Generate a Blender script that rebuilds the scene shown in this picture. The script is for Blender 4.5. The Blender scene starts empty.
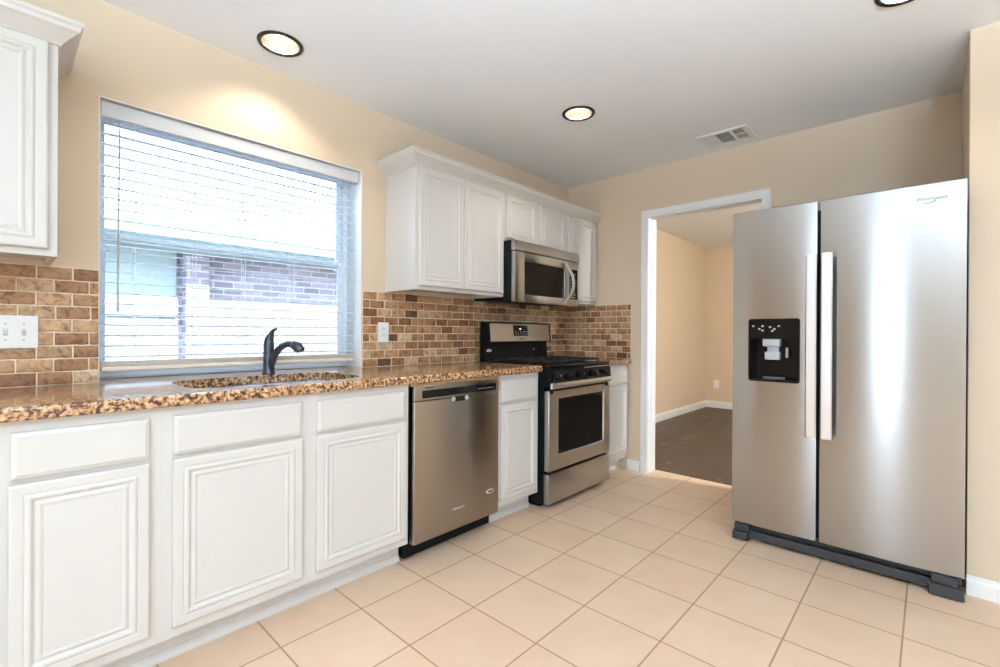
import bpy, bmesh, math, random
from mathutils import Vector, Matrix
random.seed(7)
sc = bpy.context.scene
COL = sc.collection

# ------------------------------------------------------------------ camera
FPX = 465.62; YAW = -.7465; PIT = -.0014; ROL = .0054
cam = bpy.data.cameras.new('camera'); cam.sensor_width = 36; cam.lens = FPX * 36 / 1000
cam.clip_start = .02; cam.clip_end = 200
co = bpy.data.objects.new('camera', cam); COL.objects.link(co); sc.camera = co
F = Vector((math.sin(YAW), math.cos(YAW), 0)); R = Vector((math.cos(YAW), -math.sin(YAW), 0)); U = Vector((0, 0, 1))
F, U = math.cos(PIT) * F + math.sin(PIT) * U, -math.sin(PIT) * F + math.cos(PIT) * U
R, U = math.cos(ROL) * R + math.sin(ROL) * U, -math.sin(ROL) * R + math.cos(ROL) * U
mw = Matrix((R, U, -F)).transposed().to_4x4(); mw.translation = Vector((2.4522, 0, 1.1221))
co.matrix_world = mw

# ------------------------------------------------------------------ world, sun, exposure
vs = sc.view_settings
sc.display_settings.display_device = 'sRGB'
vs.view_transform = 'Standard'; vs.look = 'None'; vs.exposure = 0.09; vs.gamma = 1.0
try: vs.use_curve_mapping = False
except Exception: pass
sc.cycles.use_denoising = True
sc.cycles.max_bounces = 10; sc.cycles.diffuse_bounces = 6; sc.cycles.glossy_bounces = 5
sc.cycles.transparent_max_bounces = 16; sc.cycles.sample_clamp_indirect = 6
sc.cycles.caustics_reflective = False; sc.cycles.caustics_refractive = False
w = bpy.data.worlds.new('sky'); sc.world = w; w.use_nodes = True
bgn = w.node_tree.nodes['Background']
bgn.inputs['Color'].default_value = (.62, .80, 1.0, 1); bgn.inputs['Strength'].default_value = 12.5
def light(name, kind, loc, power, color, direction=None, **kw):
    l = bpy.data.lights.new(name, kind); l.energy = power; l.color = color
    for k, v in kw.items(): setattr(l, k, v)
    o = bpy.data.objects.new(name, l); COL.objects.link(o); o.location = loc
    if direction: o.rotation_euler = Vector(direction).to_track_quat('-Z', 'Y').to_euler()
    return o
light('sun', 'SUN', (5, 0, 9), 20.0, (1, .96, .92), (-.62, -.10, -.50), angle=.01)
# unseen lamps: daylight at the rear windows, fill for the next room
light('added_fill_wide', 'AREA', (5.05, -3.68, 1.25), 20, (.60, .79, 1.0), (-.15, 1, 1.2), shape='RECTANGLE', size=1.8, size_y=1.9)  # added with its window to brighten the room
light('daylight_narrow', 'AREA', (1.97, -3.68, 1.20), 8, (.56, .78, 1.0), (0, 1, .4), shape='RECTANGLE', size=.30, size_y=1.9)
light('next_room_fill', 'POINT', (3.0, 4.05, 2.0), 170, (.82, .93, 1), None, shadow_soft_size=.12)  # bare point light added to brighten the next room
P_UPLIGHT = 430; P_CAN = 13; P_LOW = 5; CAN_COL = (1, .91, .80)

# ------------------------------------------------------------------ dimensions (metres; x out of the window wall, y into depth)
H = 2.448; D = 3.556; XE = 6.2; YS = -3.6
ZB = 1.368                     # underside of wall cabinets
XST, YST = 2.571, 2.87         # end of the wall beside the fridge
WY0, WY1, WZ1 = .277, 1.452, 2.066   # window opening
CT = .914                      # worktop

# ------------------------------------------------------------------ materials
def nt(name):
    m = bpy.data.materials.new(name); m.use_nodes = True
    t = m.node_tree; return m, t, t.nodes['Principled BSDF']
def setin(b, **k):
    for n, v in k.items():
        n = n.replace('_', ' ')
        if n in b.inputs:
            b.inputs[n].default_value = v if not isinstance(v, tuple) or len(v) == 4 else (*v, 1)
def node(t, typ, **k):
    n = t.nodes.new(typ)
    for a, v in k.items():
        if hasattr(n, a): setattr(n, a, v)
        else: n.inputs[a.replace('_', ' ')].default_value = v
    return n
def ramp(t, fac, stops, interp='LINEAR'):
    r = t.nodes.new('ShaderNodeValToRGB'); r.color_ramp.interpolation = interp
    e = r.color_ramp.elements
    while len(e) < len(stops): e.new(.5)
    for q, (p, c) in zip(e, stops): q.position = p; q.color = (*c, 1)
    t.links.new(fac, r.inputs[0]); return r.outputs[0]
def objcoord(t, scale=(1, 1, 1), loc=(0, 0, 0), rot=(0, 0, 0), out='Object'):
    tc = t.nodes.new('ShaderNodeTexCoord'); mp = t.nodes.new('ShaderNodeMapping')
    mp.inputs['Scale'].default_value = scale; mp.inputs['Location'].default_value = loc; mp.inputs['Rotation'].default_value = rot
    t.links.new(tc.outputs[out], mp.inputs[0]); return mp.outputs[0]
def bump(t, b, height, strength=.3, dist=.002):
    n = t.nodes.new('ShaderNodeBump'); n.inputs['Strength'].default_value = strength; n.inputs['Distance'].default_value = dist
    t.links.new(height, n.inputs['Height']); t.links.new(n.outputs[0], b.inputs['Normal'])
def plain(name, col, rough=.5, metal=0, noise=0, **k):
    m, t, b = nt(name); setin(b, Base_Color=col, Roughness=rough, Metallic=metal, **k)
    n = node(t, 'ShaderNodeTexNoise', Scale=9.0, Detail=3.0); t.links.new(objcoord(t), n.inputs['Vector'])
    if noise:
        mix = ramp(t, n.outputs[0], [(.3, tuple(c * (1 - noise) for c in col)), (.7, tuple(min(1, c * (1 + noise)) for c in col))])
        t.links.new(mix, b.inputs['Base Color'])
    return m
def paint(name, col, rough, scale, strength, dist=.001):
    m, t, b = nt(name); setin(b, Base_Color=col, Roughness=rough)
    n = node(t, 'ShaderNodeTexNoise', Scale=scale, Detail=2.0); t.links.new(objcoord(t), n.inputs['Vector'])
    bump(t, b, n.outputs[0], strength, dist); return m
M = {}
M['wall'] = paint('tan_wall_paint', (.675, .54, .395), .75, 90, .35, .0012)
M['ceil'] = paint('ceiling_paint', (.90, .92, .94), .9, 60, .3, .0015)
M['reveal'] = paint('white_reveal_paint', (.84, .83, .80), .6, 80, .2)
M['trim'] = paint('white_trim_paint', (.84, .83, .81), .35, 15, .05)
M['cab'] = paint('white_cabinet_paint', (.63, .60, .56), .38, 25, .06)
M['plastic'] = plain('white_plastic', (.85, .85, .83), .35)
M['black'] = plain('black_enamel', (.005, .006, .007), .28, Specular_IOR_Level=.15)
M['blackglass'] = plain('black_glass', (.005, .005, .006), .06, Specular_IOR_Level=.28)
M['matteblack'] = plain('matte_black', (.010, .010, .010), .6, Specular_IOR_Level=.25)
M['iron'] = plain('cast_iron', (.015, .015, .015), .5, 0, .2)
M['grey'] = plain('grey_plastic', (.13, .13, .13), .4)
M['lightgrey'] = plain('light_grey_plastic', (.45, .46, .48), .35)
M['darkgrey'] = plain('dark_grey_plastic', (.045, .045, .047), .4, Specular_IOR_Level=.3)
M['chrome'] = plain('chrome', (.8, .8, .8), .12, 1)
M['bronze'] = plain('oil_rubbed_bronze', (.035, .030, .028), .3, .85, .2)
M['ring'] = plain('dark_bronze_ring', (.05, .04, .03), .35, .6)
M['faucet'] = plain('dark_gunmetal', (.07, .08, .095), .32, .75, .15)
M['wood'] = plain('raw_plywood', (.42, .25, .13), .7, 0, .2)
M['badge'] = plain('silver_badge', (.75, .75, .75), .3, .6)
M['baffle'] = plain('cream_baffle', (.74, .68, .58), .35)
M['frame'] = paint('white_vinyl', (.90, .93, .96), .4, 20, .05)
M['slat'] = plain('white_blind_slat', (.86, .88, .89), .45)
t_ = M['slat'].node_tree; tl = t_.nodes.new('ShaderNodeBsdfTranslucent'); tl.inputs[0].default_value = (.88, .94, 1, 1); mm = t_.nodes.new('ShaderNodeMixShader'); mm.inputs[0].default_value = .8
t_.links.new(t_.nodes['Principled BSDF'].outputs[0], mm.inputs[1]); t_.links.new(tl.outputs[0], mm.inputs[2]); t_.links.new(mm.outputs[0], t_.nodes['Material Output'].inputs[0])
M['rail'] = plain('cream_blind_rail', (.80, .72, .61), .45)
M['valance'] = plain('white_valance', (.60, .61, .62), .4)
M['cord'] = plain('white_cord', (.8, .84, .87), .7)
M['wand'] = plain('grey_clear_wand', (.42, .43, .42), .3)
M['fascia'] = plain('fascia_paint', (.20, .25, .30), .6)
M['siding'] = plain('pale_blue_siding', (.25, .29, .33), .6)
M['shingle'] = plain('grey_shingles', (.35, .36, .40), .9, 0, .3)
M['grass'] = plain('dry_lawn', (.50, .50, .38), .95, 0, .3)

def m_steel(name, col, rough=.30, vert=True, aniso=.88):
    m, t, b = nt(name); setin(b, Base_Color=col, Metallic=1.0, Roughness=rough, Anisotropic=aniso)
    b.inputs['Anisotropic Rotation'].default_value = 0.25 if vert else 0
    tg = t.nodes.new('ShaderNodeTangent'); tg.direction_type = 'UV_MAP'; tg.uv_map = 'UVMap'
    t.links.new(tg.outputs[0], b.inputs['Tangent'])
    n = node(t, 'ShaderNodeTexNoise', Scale=1.0, Detail=2.0); t.links.new(objcoord(t, (6, 6, 900)), n.inputs['Vector'])
    r = t.nodes.new('ShaderNodeMapRange'); r.inputs[3].default_value = rough * .93; r.inputs[4].default_value = rough * 1.08
    t.links.new(n.outputs[0], r.inputs[0]); t.links.new(r.outputs[0], b.inputs['Roughness'])
    return m
M['steel'] = m_steel('brushed_stainless', (.41, .395, .38), .22)
M['steel_floor_tint'] = m_steel('brushed_stainless_floor_tint', (.38, .34, .295), .29)  # brown cast of the reflected floor put into the base colour
M['steel_range'] = m_steel('brushed_stainless_range', (.54, .52, .50), .30)
M['steel_bright'] = m_steel('satin_stainless_bar', (.78, .78, .78), .3, True, .5)
M['sinksteel'] = plain('sink_steel', (.72, .73, .74), .25, 1)
M['fridgeside'] = plain('fridge_side_dark', (.05, .05, .05), .5)

def m_emit(name, col, s):
    m, t, b = nt(name); setin(b, Base_Color=col, Emission_Color=col, Emission_Strength=s); return m
M['bulb'] = m_emit('lamp_lens', (1, .94, .86), 5.0)
M['led'] = m_emit('clock_digits', (.7, .9, .9), 1.0)

def m_glass():
    m = bpy.data.materials.new('window_glass'); m.use_nodes = True; t = m.node_tree
    for n in list(t.nodes): t.nodes.remove(n)
    o = t.nodes.new('ShaderNodeOutputMaterial'); mx = t.nodes.new('ShaderNodeMixShader'); fr = t.nodes.new('ShaderNodeFresnel')
    tr = t.nodes.new('ShaderNodeBsdfTransparent'); tr.inputs[0].default_value = (.93, .97, .98, 1)
    gl = t.nodes.new('ShaderNodeBsdfGlossy'); gl.inputs['Roughness'].default_value = .02
    t.links.new(fr.outputs[0], mx.inputs[0]); t.links.new(tr.outputs[0], mx.inputs[1]); t.links.new(gl.outputs[0], mx.inputs[2])
    t.links.new(mx.outputs[0], o.inputs[0]); return m
M['glass'] = m_glass()

def m_granite():
    m, t, b = nt('granite'); v = objcoord(t)
    wn = node(t, 'ShaderNodeTexNoise', Scale=14.0, Detail=3.0); t.links.new(v, wn.inputs['Vector'])
    ad = t.nodes.new('ShaderNodeVectorMath'); ad.operation = 'MULTIPLY_ADD'
    t.links.new(wn.outputs['Color'], ad.inputs[0]); ad.inputs[1].default_value = (.035, .035, .035); t.links.new(v, ad.inputs[2])
    n1 = node(t, 'ShaderNodeTexNoise', Scale=78.0, Detail=5.0, Roughness=.62); t.links.new(ad.outputs[0], n1.inputs['Vector'])
    c1 = ramp(t, n1.outputs[0], [(.33, (.020, .010, .007)), (.43, (.10, .045, .020)), (.48, (.34, .165, .07)), (.54, (.52, .285, .13)), (.62, (.64, .42, .235)), (.76, (.82, .66, .47))])
    vo = node(t, 'ShaderNodeTexVoronoi', Scale=95.0); t.links.new(ad.outputs[0], vo.inputs['Vector'])
    n2 = node(t, 'ShaderNodeTexNoise', Scale=30.0, Detail=2.0); t.links.new(ad.outputs[0], n2.inputs['Vector'])
    mul = t.nodes.new('ShaderNodeMath'); mul.operation = 'MULTIPLY'
    f1 = ramp(t, vo.outputs['Distance'], [(.28, (1, 1, 1)), (.42, (0, 0, 0))]); f2 = ramp(t, n2.outputs[0], [(.50, (0, 0, 0)), (.60, (1, 1, 1))])
    t.links.new(f1, mul.inputs[0]); t.links.new(f2, mul.inputs[1])
    mx = t.nodes.new('ShaderNodeMix'); mx.data_type = 'RGBA'
    t.links.new(mul.outputs[0], mx.inputs[0]); t.links.new(c1, mx.inputs[6]); mx.inputs[7].default_value = (.035, .020, .014, 1)
    t.links.new(mx.outputs[2], b.inputs['Base Color']); setin(b, Roughness=.13, IOR=1.62); return m
M['granite'] = m_granite()

def m_travertine():
    m, t, b = nt('tumbled_travertine'); g = t.nodes.new('ShaderNodeNewGeometry'); v = objcoord(t)
    base = ramp(t, g.outputs['Random Per Island'], [(0, (.15, .065, .03)), (.14, (.33, .155, .068)), (.36, (.46, .245, .115)), (.58, (.60, .37, .20)), (.78, (.35, .17, .078)), (.9, (.58, .385, .22)), (1, (.74, .55, .36))])
    of = t.nodes.new('ShaderNodeVectorMath'); of.operation = 'MULTIPLY_ADD'; t.links.new(g.outputs['Random Per Island'], of.inputs[0]); of.inputs[1].default_value = (37, 19, 53); t.links.new(v, of.inputs[2])
    n = node(t, 'ShaderNodeTexNoise', Scale=38.0, Detail=6.0, Roughness=.7, Distortion=.8); t.links.new(of.outputs[0], n.inputs['Vector'])
    mott = ramp(t, n.outputs[0], [(.34, (.30, .22, .17)), (.46, (.80, .78, .76)), (.58, (1, 1, 1)), (.68, (1.25, 1.25, 1.22))])
    mx = t.nodes.new('ShaderNodeMix'); mx.data_type = 'RGBA'; mx.blend_type = 'MULTIPLY'; mx.inputs[0].default_value = 1.0
    t.links.new(base, mx.inputs[6]); t.links.new(mott, mx.inputs[7]); t.links.new(mx.outputs[2], b.inputs['Base Color'])
    setin(b, Roughness=.55); bump(t, b, n.outputs[0], .5, .002); return m
M['travertine'] = m_travertine()
M['grout'] = plain('sand_grout', (.80, .66, .50), .9, 0, .05)

T = .3196; TX = .3237
def m_floor():
    m, t, b = nt('ceramic_floor_tile'); v = objcoord(t, (1, 1, 1), (-(.764 - .0016) + 10 * TX, -(.690 - .0016) + 20 * T, 0))
    br = t.nodes.new('ShaderNodeTexBrick'); br.offset = 0; br.squash = 1
    for k, val in (('Scale', 1), ('Mortar Size', .0034), ('Mortar Smooth', .15), ('Brick Width', TX), ('Row Height', T), ('Bias', 0)): br.inputs[k].default_value = val
    br.inputs['Color1'].default_value = (.70, .505, .355, 1); br.inputs['Color2'].default_value = (.75, .555, .40, 1); br.inputs['Mortar'].default_value = (.40, .25, .15, 1)
    t.links.new(v, br.inputs['Vector'])
    n = node(t, 'ShaderNodeTexNoise', Scale=4.5, Detail=5.0, Roughness=.6); t.links.new(v, n.inputs['Vector'])
    mx = t.nodes.new('ShaderNodeMix'); mx.data_type = 'RGBA'; mx.blend_type = 'MULTIPLY'; mx.inputs[0].default_value = 1
    t.links.new(br.outputs['Color'], mx.inputs[6]); t.links.new(ramp(t, n.outputs[0], [(.3, (.94, .91, .88)), (.65, (1, 1, 1))]), mx.inputs[7])
    t.links.new(mx.outputs[2], b.inputs['Base Color']); setin(b, Roughness=.42)
    inv = t.nodes.new('ShaderNodeMath'); inv.operation = 'SUBTRACT'; inv.inputs[0].default_value = 1; t.links.new(br.outputs['Fac'], inv.inputs[1])
    bump(t, b, inv.outputs[0], .5, .002); return m
M['tile'] = m_floor()
def m_wood():
    m, t, b = nt('dark_plank_floor'); v = objcoord(t, (1, 1, 1), (0, 0, 0), (0, 0, math.pi / 2))
    br = t.nodes.new('ShaderNodeTexBrick'); br.offset = .5
    for k, val in (('Scale', 1), ('Mortar Size', .002), ('Brick Width', .9), ('Row Height', .15)): br.inputs[k].default_value = val
    br.inputs['Color1'].default_value = (.048, .030, .021, 1); br.inputs['Color2'].default_value = (.066, .042, .030, 1); br.inputs['Mortar'].default_value = (.12, .09, .07, 1)
    t.links.new(v, br.inputs['Vector'])
    n = node(t, 'ShaderNodeTexNoise', Scale=4.2, Detail=6.0, Roughness=.75); t.links.new(objcoord(t, (.7, 3.0, 1)), n.inputs['Vector'])
    mx = t.nodes.new('ShaderNodeMix'); mx.data_type = 'RGBA'
    t.links.new(ramp(t, n.outputs[0], [(.60, (0, 0, 0)), (.64, (.8, .8, .8))]), mx.inputs[0]); t.links.new(br.outputs['Color'], mx.inputs[6]); mx.inputs[7].default_value = (.40, .33, .27, 1)
    t.links.new(mx.outputs[2], b.inputs['Base Color']); setin(b, Roughness=.45); return m
M['darkwood'] = m_wood()
def m_brick():
    m, t, b = nt('house_brick'); tc = t.nodes.new('ShaderNodeTexCoord'); sp = t.nodes.new('ShaderNodeSeparateXYZ'); cb = t.nodes.new('ShaderNodeCombineXYZ')
    t.links.new(tc.outputs['Object'], sp.inputs[0]); ad = t.nodes.new('ShaderNodeMath'); t.links.new(sp.outputs[0], ad.inputs[0]); t.links.new(sp.outputs[1], ad.inputs[1])
    t.links.new(ad.outputs[0], cb.inputs[0]); t.links.new(sp.outputs[2], cb.inputs[1])
    br = t.nodes.new('ShaderNodeTexBrick')
    for k, val in (('Scale', 1), ('Mortar Size', .006), ('Brick Width', .21), ('Row Height', .075)): br.inputs[k].default_value = val
    br.inputs['Color1'].default_value = (.14, .11, .15, 1); br.inputs['Color2'].default_value = (.26, .22, .29, 1); br.inputs['Mortar'].default_value = (.42, .40, .45, 1)
    t.links.new(cb.outputs[0], br.inputs['Vector']); t.links.new(br.outputs['Color'], b.inputs['Base Color']); setin(b, Roughness=.9); return m
M['brick'] = m_brick()

# ------------------------------------------------------------------ object helpers
def worg(o):
    v = Vector((0, 0, 0))
    while o: v += o.location; o = o.parent
    return v
def props(o, label=None, cat=None, group=None, kind=None):
    if label: o['label'] = label
    if cat: o['category'] = cat
    if group: o['group'] = group
    if kind: o['kind'] = kind
    return o
def thing(name, loc, label, cat, group=None):
    o = bpy.data.objects.new(name, None); o.empty_display_size = .1; COL.objects.link(o); o.location = loc
    return props(o, label, cat, group)
def finish(bm, uv=True):
    bmesh.ops.recalc_face_normals(bm, faces=bm.faces)
    if uv:
        l = bm.loops.layers.uv.new('UVMap')
        for f in bm.faces:
            n = f.normal; ax = max(range(3), key=lambda i: abs(n[i]))
            for lp in f.loops:
                c = lp.vert.co
                lp[l].uv = (c.y, c.z) if ax == 0 else (c.x, c.z) if ax == 1 else (c.x, c.y)
def obj(name, bm, m, parent=None, label=None, smooth=None, loc=None):
    """bm is in world coordinates; the mesh is stored relative to its own origin"""
    finish(bm)
    if loc is None:
        if parent is not None: loc = worg(parent)
        else:
            xs = [v.co for v in bm.verts]
            loc = Vector((sum(min(c[i] for c in xs) + max(c[i] for c in xs) for i in (0,)) / 2, (min(c.y for c in xs) + max(c.y for c in xs)) / 2, min(c.z for c in xs)))
    loc = Vector(loc)
    bmesh.ops.translate(bm, verts=bm.verts, vec=-loc)
    me = bpy.data.meshes.new(name); bm.to_mesh(me); bm.free()
    me.materials.append(M[m] if isinstance(m, str) else m)
    o = bpy.data.objects.new(name, me); COL.objects.link(o)
    if parent is not None: o.parent = parent; o.location = loc - worg(parent)
    else: o.location = loc
    if smooth is not None:
        me.shade_smooth()
        me.set_sharp_from_angle(angle=math.radians(smooth))
    if label: o['label'] = label
    return o
def keep(o): return worg(o)
def B(): return bmesh.new()
def box(bm, x0, x1, y0, y1, z0, z1, bev=0, seg=2):
    t = bmesh.new(); bmesh.ops.create_cube(t, size=1)
    for v in t.verts: v.co = Vector(((x0 + x1) / 2 + v.co.x * (x1 - x0), (y0 + y1) / 2 + v.co.y * (y1 - y0), (z0 + z1) / 2 + v.co.z * (z1 - z0)))
    if bev: bmesh.ops.bevel(t, geom=list(t.edges), offset=bev, segments=seg, affect='EDGES', profile=.5)
    me = bpy.data.meshes.new('t'); t.to_mesh(me); t.free(); bm.from_mesh(me); bpy.data.meshes.remove(me); return bm
def loft(bm, rings, cap0=True, cap1=True, closed=True):
    vr = [[bm.verts.new(p) for p in r] for r in rings]; n = len(vr[0])
    for a, b in zip(vr, vr[1:]):
        for i in range(n if closed else n - 1):
            j = (i + 1) % n; bm.faces.new((a[i], a[j], b[j], b[i]))
    if cap0: bm.faces.new(list(reversed(vr[0])))
    if cap1: bm.faces.new(vr[-1])
    return bm
def prism(bm, poly, axis, a, b):
    """extrude a 2D polygon along an axis; poly is in the other two axes in x,y,z order"""
    def P(p, t): return {'x': (t, p[0], p[1]), 'y': (p[0], t, p[1]), 'z': (p[0], p[1], t)}[axis]
    return loft(bm, [[P(p, a) for p in poly], [P(p, b) for p in poly]])
def tube(bm, pts, rad, n=16, sx=1.0):
    pts = [Vector(p) for p in pts]; rs = rad if isinstance(rad, (list, tuple)) else [rad] * len(pts); rings = []; up = None
    for i, p in enumerate(pts):
        d = ((pts[min(i + 1, len(pts) - 1)] - p).normalized() + (p - pts[max(i - 1, 0)]).normalized()).normalized()
        if up is None: up = d.orthogonal().normalized()
        up = (up - d * up.dot(d)).normalized(); s = d.cross(up)
        rings.append([p + (up * math.cos(2 * math.pi * k / n) * sx + s * math.sin(2 * math.pi * k / n)) * rs[i] for k in range(n)])
    return loft(bm, rings)
def lathe(bm, prof, c, axis='z', n=40, cap=False):
    rings = []
    for r, h in prof:
        ring = []
        for k in range(n):
            a = 2 * math.pi * k / n; p, q = r * math.cos(a), r * math.sin(a)
            ring.append({'z': (c[0] + p, c[1] + q, c[2] + h), 'x': (c[0] + h, c[1] + p, c[2] + q), 'y': (c[0] + p, c[1] + h, c[2] + q)}[axis])
        rings.append(ring)
    return loft(bm, rings, cap, cap)
def struct(name, bm, m, **k): 
    o = obj(name, bm, m, **k)
    if o.parent is None: o['kind'] = 'structure'
    return o
def rrect(u0, u1, v0, v1, r, n=6):
    out = []
    for cu, cv, a0 in ((u1 - r, v1 - r, 0), (u0 + r, v1 - r, 90), (u0 + r, v0 + r, 180), (u1 - r, v0 + r, 270)):
        for k in range(n + 1):
            a = math.radians(a0 + 90 * k / n); out.append((cu + r * math.cos(a), cv + r * math.sin(a)))
    return out
def text(name, s, size, origin, right, up, m, parent, ext=.0006):
    cu = bpy.data.curves.new('t', 'FONT'); cu.body = s; cu.size = size; cu.extrude = ext; cu.align_x = 'CENTER'; cu.align_y = 'CENTER'
    o = bpy.data.objects.new('t', cu); COL.objects.link(o); dg = bpy.context.evaluated_depsgraph_get()
    me = bpy.data.meshes.new_from_object(o.evaluated_get(dg)); bpy.data.objects.remove(o)
    r, u = Vector(right), Vector(up); n = r.cross(u); bm = bmesh.new(); bm.from_mesh(me)
    for v in bm.verts: v.co = Vector(origin) + r * v.co.x + u * v.co.y + n * v.co.z
    return obj(name, bm, m, parent)

# ------------------------------------------------------------------ the room shell
HOLES = [(.246, .885), (.886, 2.38), (2.378, 2.362), (1.30, .70), (2.6, .2), (1.3, -1.2), (2.9, -1.6), (4.6, .6), (4.6, -1.6)]
struct('floor', box(B(), -.02, XE + .1, YS - .1, D + .14, -.1, 0), 'tile', loc=(0, 0, 0))
b = B()
ys = sorted({YS, D + .01}); 
xs_c = sorted({-.02, XE + .1}); hr, hs = .083, .11
cuts_x = sorted({-.02, XE + .1} | {h[0] + s for h in HOLES for s in (-hs, hs)}); cuts_y = sorted({YS - .1, D + .01} | {h[1] + s for h in HOLES for s in (-hs, hs)})
import itertools
def in_hole(cx, cy):
    for h in HOLES:
        if abs(cx - h[0]) < hs and abs(cy - h[1]) < hs: return h
for x0, x1 in zip(cuts_x, cuts_x[1:]):
    for y0, y1 in zip(cuts_y, cuts_y[1:]):
        if x1 - x0 < 1e-6 or y1 - y0 < 1e-6 or in_hole((x0 + x1) / 2, (y0 + y1) / 2): continue
        b.faces.new([b.verts.new(p) for p in ((x0, y0, H), (x1, y0, H), (x1, y1, H), (x0, y1, H))])
for hx, hy in HOLES:
    ring = []; sq = []
    for k in range(32):
        a = 2 * math.pi * k / 32; c, s = math.cos(a), math.sin(a); q = hs / max(abs(c), abs(s))
        ring.append(b.verts.new((hx + hr * c, hy + hr * s, H))); sq.append(b.verts.new((hx + q * c, hy + q * s, H)))
    for k in range(32): b.faces.new((ring[k], ring[(k + 1) % 32], sq[(k + 1) % 32], sq[k]))
bmesh.ops.remove_doubles(b, verts=b.verts, dist=1e-5)
struct('ceiling', b, 'ceil', loc=(0, 0, 0))
# window wall with its opening
b = B(); TH = .24
box(b, -TH, 0, YS, WY0, 0, H + .1); box(b, -TH, 0, WY1, D + .14, 0, H + .1)
box(b, -TH, 0, WY0, WY1, WZ1, H + .1); box(b, -TH, 0, WY0, WY1, 0, CT - .041)
struct('wall_left', b, 'wall', loc=(0, 0, 0))
# back wall with the cased opening
DX0, DX1, DZ = .767, 1.620, 2.075
b = B(); box(b, 0, DX0, D, D + .14, 0, H + .1); box(b, DX1, 4.0, D, D + .14, 0, H + .1); box(b, DX0, DX1, D, D + .14, DZ, H + .1)
struct('wall_back', b, 'wall', loc=(0, 0, 0))
# wall closing the fridge recess on the right
struct('wall_right', box(B(), XST, XE + .1, YST, D - .002, 0, H + .1, .004), 'wall', loc=(0, 0, 0))
b = B(); box(b, XE, XE + .14, YS, YST, 0, H + .1)
struct('wall_east', b, 'reveal', loc=(0, 0, 0))
b = B(); pz1 = 2.2
for a, c in ((-.1, 1.75), (2.19, 4.15), (6.0, XE + .1)): box(b, a, c, YS - .14, YS, 0, H + .1)
for a, c in ((1.75, 2.19), (4.15, 6.0)): box(b, a, c, YS - .14, YS, pz1, H + .1); box(b, a, c, YS - .14, YS, 0, .24)
struct('wall_front', b, 'wall', loc=(0, 0, 0))
# next room
NX, NY = -.10, 7.45
struct('floor.001', box(B(), NX - .1, 3.8, D + .141, NY + .1, -.1, 0), 'darkwood', loc=(0, 0, 0))
struct('ceiling.001', box(B(), NX - .1, 3.8, D + .141, NY + .1, H, H + .1), 'ceil', loc=(0, 0, 0))
struct('wall_next_left', box(B(), NX - .1, NX, D + .141, NY, 0, H), 'wall', loc=(0, 0, 0))
struct('wall_next_back', box(B(), NX, 3.7, NY, NY + .1, 0, H), 'wall', loc=(0, 0, 0))
b = B(); box(b, 3.5, 3.6, D + .141, NY, 0, H)
struct('wall_next_right', b, 'wall', loc=(0, 0, 0))

def basepoly(h=.082, t=.014): return [(0, 0), (t, 0), (t, h * .72), (t * .75, h * .80), (t * .5, h * .86), (t * .45, h * .97), (0, h)]
def baseboard(name, a, bb, nrm, h=.082):
    a, bb, nrm = Vector(a), Vector(bb), Vector(nrm); bm = B()
    loft(bm, [[p + nrm * q[0] + Vector((0, 0, q[1])) for q in basepoly(h)] for p in (a, bb)]); return struct(name, bm, 'trim', loc=(0, 0, 0))
baseboard('baseboard_back', (.612, D, 0), (.722, D, 0), (0, -1, 0))
baseboard('baseboard_right', (XST, YST, 0), (XE, YST, 0), (0, -1, 0))
baseboard('baseboard_next_left', (NX, D + .145, 0), (NX, NY, 0), (1, 0, 0), .10)
baseboard('baseboard_next_back', (NX, NY, 0), (3.5, NY, 0), (0, -1, 0), .10)
# door casing and jambs
d1 = thing('door_1', (1.19, D, 0), 'white cased doorway opening into the next room', 'doorway'); del d1['category']; d1['kind'] = 'structure'
prof = [(0, 0), (0, .012), (.010, .017), (.026, .015), (.042, .017), (.056, .020), (.062, .016), (.062, 0)]   # across, out
def casing(bm):
    out0, out1, top = .728, 1.659, 2.111
    # mitred sweep around the opening
    def pts(off): return [(out0 + off, 0), (out0 + off, top - off), (out1 - off, top - off), (out1 - off, 0)]
    rings = []
    for k in range(4):
        r = []
        for o_, h in prof:
            x, z = pts(.062 - o_)[k]; r.append((x, D - h, z))
        rings.append(r)
    loft(bm, rings)
b = B(); casing(b); obj('casing', b, 'trim', d1)
b = B(); box(b, DX0 - .0, DX0 + .018, D - .004, D + .141, 0, DZ); box(b, DX1 - .018, DX1, D - .004, D + .141, 0, DZ); box(b, DX0, DX1, D - .004, D + .141, DZ - .018, DZ)
box(b, DX0 + .018, DX0 + .024, D + .05, D + .085, 0, DZ - .018); box(b, DX1 - .024, DX1 - .018, D + .05, D + .085, 0, DZ - .018); box(b, DX0 + .018, DX1 - .018, D + .05, D + .085, DZ - .024, DZ - .018)
obj('door_jamb', b, 'trim', d1)

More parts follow.
